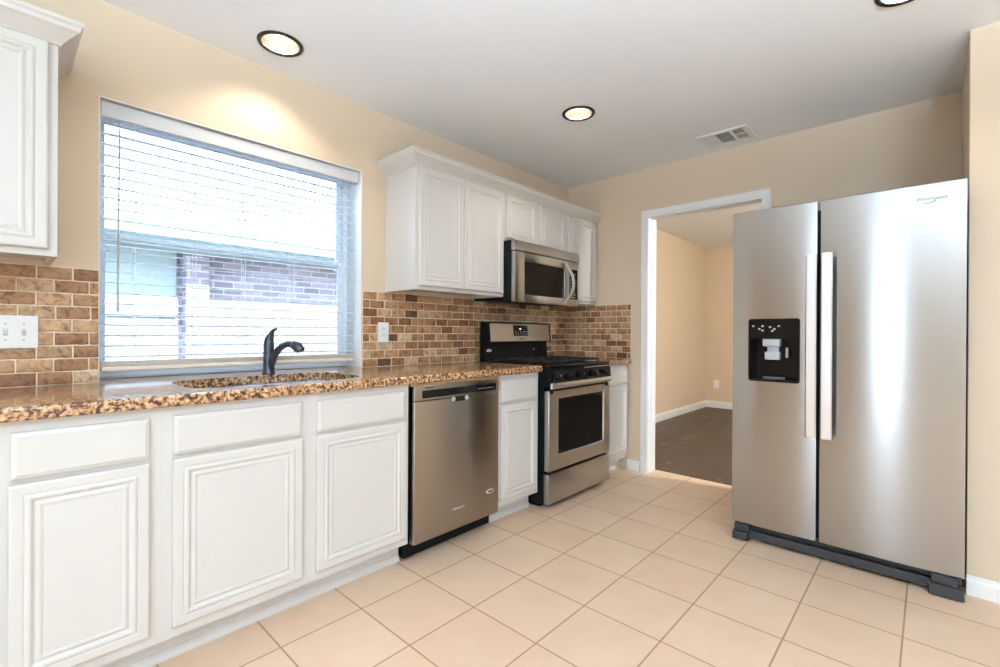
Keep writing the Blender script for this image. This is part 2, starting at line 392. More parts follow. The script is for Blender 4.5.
# ------------------------------------------------------------------ the sink window
w1 = thing('window_1', (-.19, .865, CT), 'window above the sink', 'window'); del w1['category']; w1['kind'] = 'structure'
b = B(); fx0, fx1 = -.225, -.160; zb0 = CT + .002
for y0, y1, z0, z1 in ((WY0 + .001, WY0 + .018, zb0, WZ1 - .001), (WY1 - .030, WY1 - .001, zb0, WZ1 - .001), (WY0 + .018, WY1 - .030, WZ1 - .020, WZ1 - .001), (WY0 + .018, WY1 - .030, zb0, zb0 + .014)):
    box(b, fx0, fx1, y0, y1, z0, z1, .003)
obj('window_frame', b, 'frame', w1)
for nm, z0, z1, x0, x1 in (('upper_sash', 1.500, WZ1 - .020, -.216, -.196), ('lower_sash', zb0 + .014, 1.545, -.190, -.170)):
    b = B(); y0, y1 = WY0 + .018, WY1 - .030; s = .024
    box(b, x0, x1, y0, y0 + s, z0, z1, .002); box(b, x0, x1, y1 - s, y1, z0, z1, .002); box(b, x0, x1, y0 + s, y1 - s, z0, z0 + s * .8, .002); box(b, x0, x1, y0 + s, y1 - s, z1 - s * .8, z1, .002)
    so = obj(nm, b, 'frame', w1); xm = (x0 + x1) / 2
    b = B(); box(b, xm - .002, xm + .002, y0 + s, y1 - s, z0 + s * .8, z1 - s * .8); obj('pane', b, 'glass', so)
b = B(); rv = .004
box(b, -.160, 0, WY1 - rv, WY1 - .0002, CT + .001, WZ1 - .0002); box(b, -.160, 0, WY0 + .0002, WY0 + rv, CT + .001, WZ1 - .0002); box(b, -.160, 0, WY0 + rv, WY1 - rv, WZ1 - rv, WZ1 - .0002)
obj('window_reveal', b, 'reveal', w1)
# unseen rear windows: narrow one mirrored in the fridge, wide one added for brightness
def unseen_window(name, pts_fn, u0, u1, z0, z1, panes):
    b = B(); s = .06; n = panes; bars = [(u0, u0 + s, z0, z1), (u1 - s, u1, z0, z1), (u0, u1, z1 - s, z1), (u0, u1, z0, z0 + s)]
    for k in range(1, n): c = u0 + (u1 - u0) * k / n; bars.append((c - .03, c + .03, z0, z1))
    for a0, a1, c0, c1 in bars: pts_fn(b, a0, a1, c0, c1)
    return struct(name, b, 'frame')
unseen_window('window_2', lambda b, a0, a1, c0, c1: box(b, a0, a1, YS - .06, YS - .01, c0, c1), 1.75, 2.19, .24, pz1, 1)
unseen_window('added_window_3', lambda b, a0, a1, c0, c1: box(b, a0, a1, YS - .06, YS - .01, c0, c1), 4.15, 6.0, .24, pz1, 2)

# blind
bl = thing('window_blind', (-.05, .86, CT + .03), 'white horizontal-slat blind lowered over the sink window with slats open', 'blind')
by0, by1 = WY0 + .012, WY1 - .028
b = B(); loft(b, [[(x, y, z) for x, z in ((-.018, 1.992), (-.012, 1.996), (-.012, 2.052), (-.018, 2.058), (-.026, 2.058), (-.026, 1.992))] for y in (by0 - .004, by1 + .012)])
obj('valance', b, 'valance', bl)
b = B(); box(b, -.080, -.030, by0, by1, 2.020, 2.058, .002); obj('headrail', b, 'valance', bl)
b = B(); pitch = .0440; z = 1.015; k = 0; tilt = math.radians(-6)
while z < 2.005:
    pr = []
    for i in range(7):
        q = (i / 6 - .5); xx = q * .050; zz = .0022 * (1 - 4 * q * q)
        pr.append((-.055 + xx * math.cos(tilt) - zz * math.sin(tilt), z + xx * math.sin(tilt) + zz * math.cos(tilt)))
    poly = pr + [(x, zz - .0028) for x, zz in reversed(pr)]
    prism(b, poly, 'y', by0, by1); z += pitch
obj('slats', b, 'slat', bl)
b = B(); box(b, -.082, -.030, by0, by1, .953, .974, .006, 3); 
for kk in range(4): box(b, -.080, -.032, by0, by1, .9765 + kk * .0052, .980 + kk * .0052, .001, 1)
obj('bottom_rail', b, 'rail', bl)
b = B()
for yy in (.398, .622, .831, 1.069, 1.350):
    for xx in (-.083, -.0275): tube(b, [(xx, yy, .965), (xx, yy, 2.02)], .0011, 6)
    z = 1.012
    while z < 2.0: box(b, -.083, -.0275, yy - .0008, yy + .0008, z - .0006, z + .0006); z += pitch
obj('ladder_cords', b, 'cord', bl)
b = B(); tube(b, [(-.018, .345, 1.985), (-.014, .343, 1.95), (-.008, .342, 1.90), (-.004, .338, 1.32), (-.004, .338, 1.20)], [.002, .003, .0038, .0038, .0055], 8); obj('tilt_wand', b, 'wand', bl)

# ------------------------------------------------------------------ cabinet doors
def panel_door(y0, y1, z0, z1, xf, bm=None):
    """raised frame door facing +x, front of the stile at xf"""
    bm = bm or B(); t = .019
    prf = [(0, -t), (0, -.005), (.002, -.002), (.006, 0), (.027, 0), (.031, -.0015), (.034, .001), (.039, .0028), (.044, .0018), (.048, -.003), (.052, -.0055), (.056, -.0035), (.061, -.0010), (.065, -.0018), (.069, -.0035)]
    rings = [[(xf + d, y0 + i, z0 + i), (xf + d, y1 - i, z0 + i), (xf + d, y1 - i, z1 - i), (xf + d, y0 + i, z1 - i)] for i, d in prf]
    return loft(bm, rings)
def drawer_front(y0, y1, z0, z1, xf):
    bm = B(); prf = [(0, -.019), (0, -.007), (.002, -.0045), (.008, -.0025), (.0105, -.0006), (.013, 0)]
    return loft(bm, [[(xf + d, y0 + i, z0 + i), (xf + d, y1 - i, z0 + i), (xf + d, y1 - i, z1 - i), (xf + d, y0 + i, z1 - i)] for i, d in prf])
def base_body(y0, y1, solid_top=False):
    b = B(); e = .0001; y0 += e; y1 -= e; zt = CT - .0395
    box(b, .002, .590, y0, y0 + .016, .105, zt); box(b, .002, .590, y1 - .016, y1, .105, zt)
    box(b, .002, .012, y0 + .016, y1 - .016, .105, zt); box(b, .012, .590, y0 + .016, y1 - .016, .105, .121)
    box(b, .590, .6095, y0, y1, .105, zt)
    return b
def toe(y0, y1, x=.538):
    b = B(); box(b, x - .016, x - .004, y0, y1, .0, .105); prism(b, [(x - .004, 0), (x + .006, 0), (x + .006, .008), (x + .001, .016), (x - .001, .030), (x - .004, .032)], 'y', y0, y1); return b
XF = .629
def base_cabinet(y0, y1, doors, drawers, label, loc_y=None, zt=.699, zd0=.143, end=False):
    t = thing('base_cabinet', (.3, (y0 + y1) / 2, 0), label, 'cabinet')
    obj('body', base_body(y0, y1), 'cab', t, smooth=None); obj('toe_kick', toe(y0 + .0001, y1 - .0001), 'cab', t)
    for a, c in doors: obj('door', panel_door(a, c, zd0, zt, XF), 'cab', t)
    for a, c in drawers: obj('drawer', drawer_front(a, c, .714, .842, XF), 'cab', t)
    return t
base_cabinet(-.76, .365, [(-.735, -.395), (.022, .334), (-.355, -.018)], [(-.735, -.395), (-.355, -.018), (.026, .333)], 'white two-part base cabinet at the left end, below the light switch plate')
base_cabinet(.365, 1.345, [(.396, .828), (.887, 1.325)], [(.398, .824), (.888, 1.318)], 'white sink base cabinet with two wide doors, left of the dishwasher')
base_cabinet(1.968, 2.352, [(1.990, 2.322)], [(1.990, 2.320)], 'narrow white base cabinet between the dishwasher and the range')
base_cabinet(3.128, D - .003, [(3.150, 3.530)], [(3.152, 3.530)], 'narrow white base cabinet in the corner right of the range')

# ------------------------------------------------------------------ worktops
def rounded_bar(bm, x0, x1, y0, y1, z0, z1, r=.012):
    pr = [(x0, z0), (x1 - .004, z0)] + [(x1 - r + r * math.cos(a), z1 - r + r * math.sin(a)) for a in [math.radians(90 * k / 6) for k in range(7)]] + [(x0, z1)]
    pr.insert(2, (x1, z0 + .004)); return prism(bm, pr, 'y', y0, y1)
def boolean_cut(bm, cutter_bm):
    m1 = bpy.data.meshes.new('a'); finish(bm, False); bm.to_mesh(m1); m2 = bpy.data.meshes.new('b'); finish(cutter_bm, False); cutter_bm.to_mesh(m2)
    o1 = bpy.data.objects.new('a', m1); o2 = bpy.data.objects.new('b', m2); COL.objects.link(o1); COL.objects.link(o2)
    md = o1.modifiers.new('b', 'BOOLEAN'); md.operation = 'DIFFERENCE'; md.object = o2; md.solver = 'EXACT'
    me = bpy.data.meshes.new_from_object(o1.evaluated_get(bpy.context.evaluated_depsgraph_get()))
    bpy.data.objects.remove(o1); bpy.data.objects.remove(o2); r = bmesh.new(); r.from_mesh(me); return r
def sink_outline(g=0.0):
    pts = []
    cx, cy, ax, ay = .325, .825, .205 + g, .350 + g
    for k in range(64):
        a = 2 * math.pi * k / 64; c, s = math.cos(a), math.sin(a); e = 2 / 5.0
        x = ax * math.copysign(abs(c) ** e, c); y = ay * math.copysign(abs(s) ** e, s)
        if x > 0: x *= 1.0 + .12 * (1 - (y / ay) ** 2)
        pts.append((cx + x, cy + y))
    return pts
b = B(); rounded_bar(b, .0015, .640, -.80, 2.357, CT - .039, CT)
box(b, -.2305, .0014, WY0 + .0006, WY1 - .0006, CT - .039, CT)
cut = B(); loft(cut, [[(x, y, z) for x, y in sink_outline()] for z in (CT - .06, CT + .02)])
b = boolean_cut(b, cut)
ct = obj('countertop', b, 'granite', None, smooth=35, loc=(.3, .8, CT - .039)); props(ct, 'long brown and cream granite countertop with the sink cut into it', 'countertop')
b = B(); box(b, .585, .628, 1.347, 1.966, CT - .052, CT - .0395); obj('support_strip', b, 'wood', ct, 'raw brown wood strip under the granite above the dishwasher')
b = B(); rounded_bar(b, .0015, .640, 3.124, D - .0015, CT - .039, CT)
c2 = obj('countertop', b, 'granite', None, smooth=35); props(c2, 'short granite countertop in the corner right of the range', 'countertop')

# sink
sk = thing('kitchen_sink', (.325, .825, CT - .04), 'stainless double-bowl undermount sink set in the granite under the window', 'sink')
b = B(); o_ = sink_outline(.022); i_ = sink_outline(-.001)
loft(b, [[(x, y, CT - .041) for x, y in o_], [(x, y, CT - .041) for x, y in i_], [(x, y, CT - .056) for x, y in i_], [(x, y, CT - .058) for x, y in o_]], False, False)
vs_ = None; obj('rim', b, 'sinksteel', sk, smooth=40)
def bowl(y0, y1, depth):
    b = B(); rings = []
    for z, g, r in ((-.056, -.012, .06), (-.050, 0, .06), (-.060, .004, .06), (-depth, .012, .055), (-depth - .012, .030, .045)):
        rings.append([(x, y, CT + z) for x, y in rrect(.128 + g, .522 - g, y0 + g, y1 - g, r)])
    loft(b, rings, False, True); return b
obj('bowl', bowl(.484, .800, .22), 'sinksteel', sk, smooth=40); obj('bowl', bowl(.815, 1.166, .20), 'sinksteel', sk, smooth=40)
for yy, dz in ((.642, .231), (.99, .211)):
    b = B(); lathe(b, [(.045, 0), (.043, .003), (.034, .003), (.030, -.000), (.010, .0005)], (.33, yy, CT - dz), cap=True); obj('drain', b, 'chrome', sk, smooth=40)
# faucet
fc = thing('kitchen_faucet', (.068, .907, CT), 'dark gunmetal single-lever faucet standing behind the sink', 'faucet')
b = B(); fx, fy = .068, .907
lathe(b, [(.030, .0005), (.030, .005), (.027, .010), (.0255, .03), (.0245, .08), (.024, .13), (.0245, .150), (.022, .162), (.012, .168)], (fx, fy, CT), cap=True); obj('body', b, 'faucet', fc, smooth=40)
b = B(); d_ = Vector((.94, .34, 0)).normalized()
def sp(r, z): return (fx + d_.x * r, fy + d_.y * r, CT + z)
tube(b, [sp(.004, .035), sp(.020, .062), sp(.040, .095), (sp(.066, .122)), sp(.095, .141), sp(.128, .150), sp(.158, .147)], [.020, .019, .0165, .0155, .0155, .0160, .0165], 18); obj('spout', b, 'faucet', fc, smooth=50)
b = B(); tube(b, [sp(.156, .1475), sp(.166, .145), sp(.188, .135), sp(.205, .122), sp(.208, .115)], [.0165, .0215, .0245, .0225, .017], 18); obj('spray_head', b, 'faucet', fc, smooth=50)
b = B(); tube(b, [sp(0, .160), sp(.004, .172), sp(.012, .188), sp(.022, .206), sp(.036, .218), sp(.052, .222)], [.0225, .021, .0155, .0105, .0075, .005], 14, 1.0); obj('lever', b, 'faucet', fc, smooth=50)

# ------------------------------------------------------------------ tile backsplashes (2 x 4 inch tumbled stone)
def splash(runs):
    bt = B(); bg = B(); rows = 9; rh = (ZB - .004 - CT) / rows; tw = .1005; g = .0045
    for axis, a0, a1, fixed, pieces in runs:
        for (p0, p1, z_top) in pieces:
            if axis == 'y': box(bg, .0008, .0068, p0, p1, CT + .0008, z_top)
            else: box(bg, p0, p1, D - .0068, D - .0008, CT + .0008, z_top)
            for r in range(rows):
                z0 = CT + .001 + r * rh + g / 2; z1 = z0 + rh - g
                if z1 > z_top: continue
                u = p0 - (tw / 2 if r % 2 else 0) - random.uniform(0, .008)
                while u < p1:
                    a, c = max(u + g / 2, p0 + .0005), min(u + tw - g / 2, p1 - .0005); u += tw
                    if c - a < .012: continue
                    th = .0105 + random.uniform(-.0012, .0015); j = lambda: random.uniform(-.0012, .0012)
                    n = 5 if c - a > .06 else 3; out = []
                    # slightly wobbly outline, rounded in depth
                    pts = [(a + (c - a) * k / n + (0 if k in (0, n) else j()), z0 + j()) for k in range(n + 1)] + [(c + j() * .5, z0 + (z1 - z0) * .5)] + [(c - (c - a) * k / n, z1 + j()) for k in range(n + 1)] + [(a + j() * .5, z0 + (z1 - z0) * .5)]
                    cu, cz = (a + c) / 2, (z0 + z1) / 2
                    def ring(s, d):
                        rr = []
                        for pu, pz in pts:
                            qu = cu + (pu - cu) * (1 - s / max(.01, (c - a) / 2)); qz = cz + (pz - cz) * (1 - s / ((z1 - z0) / 2))
                            rr.append((d, qu, qz) if axis == 'y' else (qu, D - d, qz))
                        return rr
                    loft(bt, [ring(0, .005), ring(.0003, th - .003), ring(.0022, th - .0006), ring(.0050, th)])
    return bt, bg
def splash_thing(runs, label, loc):
    bt, bg = splash(runs); o = obj('tile_backsplash', bt, 'travertine', None, smooth=50, loc=loc); props(o, label, 'backsplash'); obj('grout', bg, 'grout', o); return o
splash_thing([('y', 0, 0, 0, [(-.80, WY0 - .0005, ZB - .002)])], 'tumbled brown stone tile backsplash left of the window', (0, -.2, CT))
splash_thing([('y', 0, 0, 0, [(WY1 + .006, D - .0070, ZB - .002)]), ('x', 0, 0, 0, [(.0075, .636, ZB - .002)])], 'tumbled brown stone tile backsplash right of the window, behind the range', (0, 2.4, CT))

# ------------------------------------------------------------------ wall cabinets
def wall_body(y0, y1, z0, z1):
    b = B(); e = .0006; y0 += e; y1 -= e
    box(b, .0015, .2855, y0, y1, z0 + .018, z1 - .001); 
    box(b, .2855, .305, y0, y1, z0, z1 - .001, .001, 1); box(b, .0015, .2855, y0, y0 + .016, z0, z0 + .018); box(b, .0015, .2855, y1 - .016, y1, z0, z0 + .018)
    return b
XU = .324
def wall_cabinet(y0, y1, z0, z1, doors, zd0, zd1, label):
    t = thing('wall_cabinet', (.15, (y0 + y1) / 2, z0), label, 'cabinet'); obj('body', wall_body(y0, y1, z0, z1), 'cab', t)
    for a, c in doors: obj('door', panel_door(a, c, zd0, zd1, XU), 'cab', t)
    return t
ZU = 2.10
wall_cabinet(1.609, 2.352, ZB, ZU, [(1.630, 1.9725), (1.9765, 2.337)], 1.390, 2.072, 'tall white double-door wall cabinet between the window and the microwave')
wall_cabinet(2.352, 3.0975, 1.752, ZU, [(2.370, 2.694), (2.748, 3.064)], 1.772, 2.072, 'short white double-door wall cabinet above the microwave')
wall_cabinet(3.098, D - .002, ZB, ZU, [(3.116, 3.535)], 1.390, 2.072, 'tall white single-door wall cabinet in the corner right of the microwave')
wall_cabinet(-.76, .138, ZB, ZU, [(-.735, -.312), (-.308, .114)], 1.390, 2.072, 'white wall cabinet cut off by the left edge, left of the window')
CP = [(0, 0), (.006, .002), (.010, .010), (.022, .022), (.040, .040), (.050, .048), (.052, .060), (.058, .068), (.058, .078)]   # out, up
def crown(y0, y1, ends, label):
    base = .3065; z0 = 2.072; bm = B(); rings = []
    inner = [(-.010, .078), (-.010, 0)]
    pf = CP + inner
    def ring(fn): return [fn(o, h) for o, h in pf]
    path = []
    if 'L' in ends:
        path.append(ring(lambda o, h: (.0015, y0 - o, z0 + h))); path.append(ring(lambda o, h: (base + o, y0 - o, z0 + h)))
    else: path.append(ring(lambda o, h: (base + o, y0, z0 + h)))
    if 'R' in ends:
        path.append(ring(lambda o, h: (base + o, y1 + o, z0 + h))); path.append(ring(lambda o, h: (.0015, y1 + o, z0 + h)))
    else: path.append(ring(lambda o, h: (base + o, y1, z0 + h)))
    loft(bm, path); o = obj('crown_molding', bm, 'cab', None); props(o, label, 'molding'); return o
# above the door tops the frame stops at the crown, so the doors clear it
crown(1.6085, D - .002, 'L', 'white crown molding along the top of the wall cabinets over the range')
crown(-.76, .1385, 'R', 'white crown molding on top of the wall cabinet at the left edge')

# ------------------------------------------------------------------ dishwasher
dw = thing('dishwasher', (.32, 1.66, 0), 'stainless steel dishwasher with black control strip, between two white cabinets', 'dishwasher')
y0, y1 = 1.360, 1.957
b = B(); box(b, .02, .598, y0 + .004, y1 - .004, .10, .855); obj('tub', b, 'matteblack', dw)
b = B(); box(b, .05, .560, y0 - .004, y1 + .002, .012, .100); box(b, .560, .575, y0 - .004, y0 + .05, .018, .085, .002); obj('toe_plate', b, 'black', dw)
b = B(); box(b, .600, .637, y0, y1, .096, .786, .006, 3); dd = obj('door', b, 'steel_floor_tint', dw, smooth=40)
b = B(); box(b, .600, .640, y0, y1, .789, .862, .005, 3); cp = obj('control_panel', b, 'steel_floor_tint', dw, smooth=40)
b = B(); box(b, .6395, .6412, y0 + .045, y1 - .030, .800, .838, .0007, 1); obj('display_strip', b, 'blackglass', cp, 'glossy black strip')
text('marking', 'Whirlpool', .013, (.6412, y0 + .09, .850), (0, 1, 0), (0, 0, 1), 'matteblack', cp)
for k in range(7):
    b = B(); box(b, .6410, .6416, 1.79 + k * .018, 1.798 + k * .018, .814, .818); obj('button', b, 'lightgrey', cp)
b = B(); yc = 1.655; prism(b, [(p[0], p[1]) for p in rrect(yc - .052, yc + .052, .764, .800, .014)], 'x', .6375, .6390); pk_ = obj('pocket_handle', b, 'matteblack', dw)
for s in (-1, 1):
    b = B(); lathe(b, [(.013, 0), (.013, .002), (.006, .0035), (.001, .0035)], (.6380, yc + s * .046, .778), 'x', 20, True); obj('pocket_glint', b, 'badge', pk_, 'bright disc for the reflection at the pocket end', smooth=40)  # silver discs model the reflections at both ends of the pocket
def oval(x, y, z, a, c, name, parent, lab=None):
    b = B(); loft(b, [[(x + d, y + (a - i) * math.cos(t), z + (c - i) * math.sin(t)) for t in [2 * math.pi * k / 28 for k in range(28)]] for d, i in ((0, 0), (.001, 0), (.0016, .001))]); return obj(name, b, 'badge', parent, lab)
ov = oval(.6372, 1.885, .233, .030, .013, 'badge', dw, 'small oval silver badge')
b = B(); loft(b, [[(.6389 + d, 1.885 + .019 * math.cos(t), .233 + .006 * math.sin(t)) for t in [2 * math.pi * k / 20 for k in range(20)]] for d in (0, .0006)]); obj('badge_center', b, 'grey', ov)
text('lettering', 'Whirlpool', .020, (.6374, 1.648, .203), (0, 1, 0), (0, 0, 1), 'badge', dw)

# ------------------------------------------------------------------ gas range
rg = thing('gas_range', (.35, 2.74, 0), 'freestanding gas range with stainless oven door and black sides', 'range')
y0, y1 = 2.362, 3.120
b = B(); box(b, .03, .650, y0, y1, .035, .895, .003, 1); box(b, .03, .60, y0 + .02, y1 - .02, .002, .035); obj('body', b, 'black', rg)
b = B(); box(b, .03, .688, y0 - .0015, y1 + .0015, .896, .917, .006, 3); box(b, .15, .64, y0 + .06, y1 - .06, .9165, .9185, .001, 1); top = obj('cooktop', b, 'blackglass', rg, smooth=40)
for (bx, by_, rr) in ((.25, 2.53, .042), (.50, 2.53, .050), (.25, 2.95, .038), (.50, 2.95, .046), (.375, 2.74, .04)):
    b = B(); lathe(b, [(rr + .010, .0185), (rr + .008, .026), (rr, .028), (rr, .034), (rr - .006, .037), (.003, .037)], (bx, by_, .900), n=28, cap=True); obj('burner', b, 'matteblack', top, smooth=40)
def grate(ya, yb):
    b = B(); zt, t = .938, .0055
    for x in (.165, .385, .610): box(b, x - t, x + t, ya, yb, zt - .012, zt, .002, 1)
    for y in (ya + t, (ya + yb) / 2, yb - t): box(b, .165, .610, y - t, y + t, zt - .012, zt, .002, 1)
    for x in (.165, .610):
        for y in (ya + t, yb - t): box(b, x - t, x + t, y - t, y + t, .9185, zt - .006)
    for x in (.275, .50):
        box(b, x - .004, x + .004, ya + .03, yb - .03, zt - .010, zt, .001, 1)
    return b
for ya, yb in ((y0 + .035, 2.610), (2.614, 2.868), (2.872, y1 - .035)): obj('grate', grate(ya, yb), 'iron', top)
# slanted control panel
b = B(); prism(b, [(.650, .780), (.690, .780), (.700, .790), (.690, .893), (.684, .8955), (.650, .8955)], 'y', y0, y1); cp = obj('control_panel', b, 'black', rg)
b = B(); prism(b, [(.6992, .8035), (.7022, .8035), (.6952, .878), (.6922, .878)], 'y', y0 + .03, y1 - .02); obj('fascia_strip', b, 'blackglass', cp)
for ky in (2.433, 2.563, 2.705, 2.860, 3.005):
    b = B(); lathe(b, [(.026, 0), (.026, .004), (.020, .007), (.018, .026), (.016, .029), (.002, .030)], (.697, ky, .842), 'x', 24, True)
    box(b, .722, .732, ky - .004, ky + .004, .824, .861, .0015, 1); kn = obj('knob', b, 'black', cp, smooth=40)
    b = B(); box(b, .7315, .7325, ky - .0012, ky + .0012, .846, .859); obj('knob_mark', b, 'lightgrey', kn)
b = B(); box(b, .692, .6985, y0 + .40, y1 - .001, .885, .889, .001, 1); obj('trim_strip', b, 'steel_bright', cp, 'thin silver strip')
# oven door with a framed window
dz0, dz1 = .243, .752
b = B(); yy = (y0 + .001, y0 + .100, y1 - .092, y1 - .001); zz = (dz0, .336, .702, dz1)
box(b, .652, .690, yy[0], yy[1], dz0, dz1, .003, 1); box(b, .652, .690, yy[2], yy[3], dz0, dz1, .003, 1); box(b, .652, .6895, yy[1] - .003, yy[2] + .003, dz0, zz[1], .002, 1); box(b, .652, .6895, yy[1] - .003, yy[2] + .003, zz[2], dz1, .002, 1)
od = obj('oven_door', b, 'steel_range', rg, smooth=40)
b = B(); box(b, .655, .686, yy[1] - .004, yy[2] + .004, zz[1] - .004, zz[2] + .004); obj('oven_window', b, 'blackglass', od, 'dark glass window')
b = B()
rr = [rrect(yy[1] + i, yy[2] - i, zz[1] + i, zz[2] - i, .014, 4) for i in (-.005, -.001, .003)]
loft(b, [[(x, p[0], p[1]) for p in r] for x, r in ((.6897, rr[0]), (.6915, rr[1]), (.6862, rr[2]))], False, False); obj('window_trim', b, 'steel_range', od, 'raised steel window surround', smooth=50)
b = B(); ys_ = [y0 + (y1 - y0 - .030) * k / 16 for k in range(17)]
rings = []
for k, yv in enumerate(ys_):
    q = 2 * k / 16 - 1; xo = .712 + .009 * (1 - q * q); rings.append([(xo + .0055 * math.cos(t) if False else xo + dx, yv, .7875 + dz) for dx, dz in ((-.011, -.016), (-.004, -.019), (.004, -.017), (.008, -.008), (.008, .008), (.004, .017), (-.004, .019), (-.011, .016))])
loft(b, rings); 
oh = obj('oven_handle', b, 'steel_bright', od, smooth=40)
for s in (y0 + .012, y1 - .066): 
    b = B(); box(b, .689, .706, s, s + .024, .764, .780, .003); box(b, .684, .700, s, s + .024, .735, .780, .003); obj('handle_mount', b, 'black', oh)
b = B(); box(b, .650, .690, y0 + .001, y1 - .001, .036, .224, .004, 2); obj('storage_drawer', b, 'steel_range', rg, smooth=40)
# backguard
b = B(); prism(b, [(.070, .918), (.120, .918), (.112, .960), (.104, 1.040), (.104, 1.052), (.150, 1.052), (.152, 1.060), (.140, 1.185), (.130, 1.198), (.090, 1.204), (.080, 1.202), (.074, 1.190), (.072, 1.0), (.070, .96)], 'y', y0, y1 - .012); bgd = obj('backguard', b, 'black', rg, smooth=30)
b = B(); prism(b, [(.1500, 1.060), (.1535, 1.060), (.1420, 1.190), (.1385, 1.190)], 'y', y0 + .028, y1 - .034); pn = obj('console_panel', b, 'steel_range', bgd)
b = B(); prism(b, [(.1505, 1.100), (.1519, 1.100), (.1446, 1.181), (.1432, 1.181)], 'y', 2.640, 2.808); cl = obj('clock_display', b, 'blackglass', pn)
b = B(); box(b, .1470, .1482, 2.708, 2.730, 1.148, 1.157); obj('digits', b, 'led', cl)
for r in range(2):
    for c in range(5):
        b = B(); box(b, .1492 - .0013 * r, .1512 - .0014 * r, 2.655 + c * .032, 2.672 + c * .032, 1.112 + r * .016, 1.117 + r * .016); obj('button', b, 'lightgrey', cl)
text('lettering', 'Whirlpool', .016, (.1545, 2.735, 1.078), (0, 1, 0), (0, 0, 1), 'matteblack', pn)
oval(.108, y0 + .055, .992, .027, .013, 'badge', bgd, 'small oval white badge')
b = B(); box(b, .1125, .113, y1 - .20, y1 - .185, .99, 1.0); obj('indicator', b, 'lightgrey', bgd)

# ------------------------------------------------------------------ microwave
mv = thing('microwave_oven', (.2, 2.73, 1.335), 'stainless over-the-range microwave mounted under the short wall cabinet', 'microwave')
y0, y1 = 2.353, 3.097
b = B(); prism(b, [(.0145, 1.353), (.374, 1.334), (.374, 1.7505), (.0145, 1.7505)], 'y', y0 + .002, y1 - .002); obj('body', b, 'matteblack', mv)
b = B(); prism(b, [(.375, 1.680), (.409, 1.680), (.412, 1.686), (.405, 1.738), (.396, 1.7505), (.375, 1.7505)], 'y', y0, y1 + .03); obj('vent_panel', b, 'steel_range', mv, smooth=30)
b = B(); zA, zB = 1.333, 1.675; wy0, wy1, wz0, wz1 = 2.455, 2.925, 1.386, 1.606; ye = y1 + .03
box(b, .375, .410, y0, wy0, zA, zB, .005, 2); box(b, .375, .4095, wy0 - .006, ye - .004, zA, wz0, .004, 2); box(b, .375, .4095, wy0 - .006, ye - .004, wz1 + .008, zB, .004, 2); box(b, .375, .410, wy1, 2.992, zA + .002, zB - .002, .002, 1); box(b, .375, .410, ye - .022, ye, zA, zB, .005, 2)
md_ = obj('door', b, 'steel_range', mv, smooth=40)
b = B(); box(b, .376, .4055, wy0 - .003, wy1 + .003, wz0 - .003, wz1 + .011); obj('door_window', b, 'blackglass', md_, 'dark glass window')
b = B(); box(b, .376, .408, 2.984, ye - .020, wz0 - .003, wz1 + .011); kp = obj('control_panel', b, 'blackglass', mv, 'narrow black control panel')
b = B(); box(b, .4078, .4086, 3.00, 3.075, 1.565, 1.588); obj('display', b, 'grey', kp)
for r in range(7):
    for c in range(3):
        b = B(); box(b, .4078, .4084, 3.004 + c * .026, 3.018 + c * .026, 1.395 + r * .022, 1.403 + r * .022); obj('key', b, 'lightgrey', kp)
b = B(); pts = []
for k in range(17):
    q = 2 * k / 16 - 1; pts.append((.416 + .036 * (1 - q * q), 2.925 + .062 * (1 - q * q), 1.502 + q * .150))
rings = []
for p in pts: rings.append([(p[0] + dx, p[1] + dy, p[2]) for dx, dy in ((-.007, -.011), (.002, -.014), (.007, -.008), (.008, .004), (.004, .013), (-.007, .012))])
loft(b, rings); obj('handle', b, 'steel_bright', mv, 'bowed silver handle', smooth=50)
b = B(); 
for k in range(10): box(b, .06 + k * .012, .066 + k * .012, 2.45, 2.62, 1.335, 1.349 - .0)
obj('filter_grille', b, 'grey', mv)

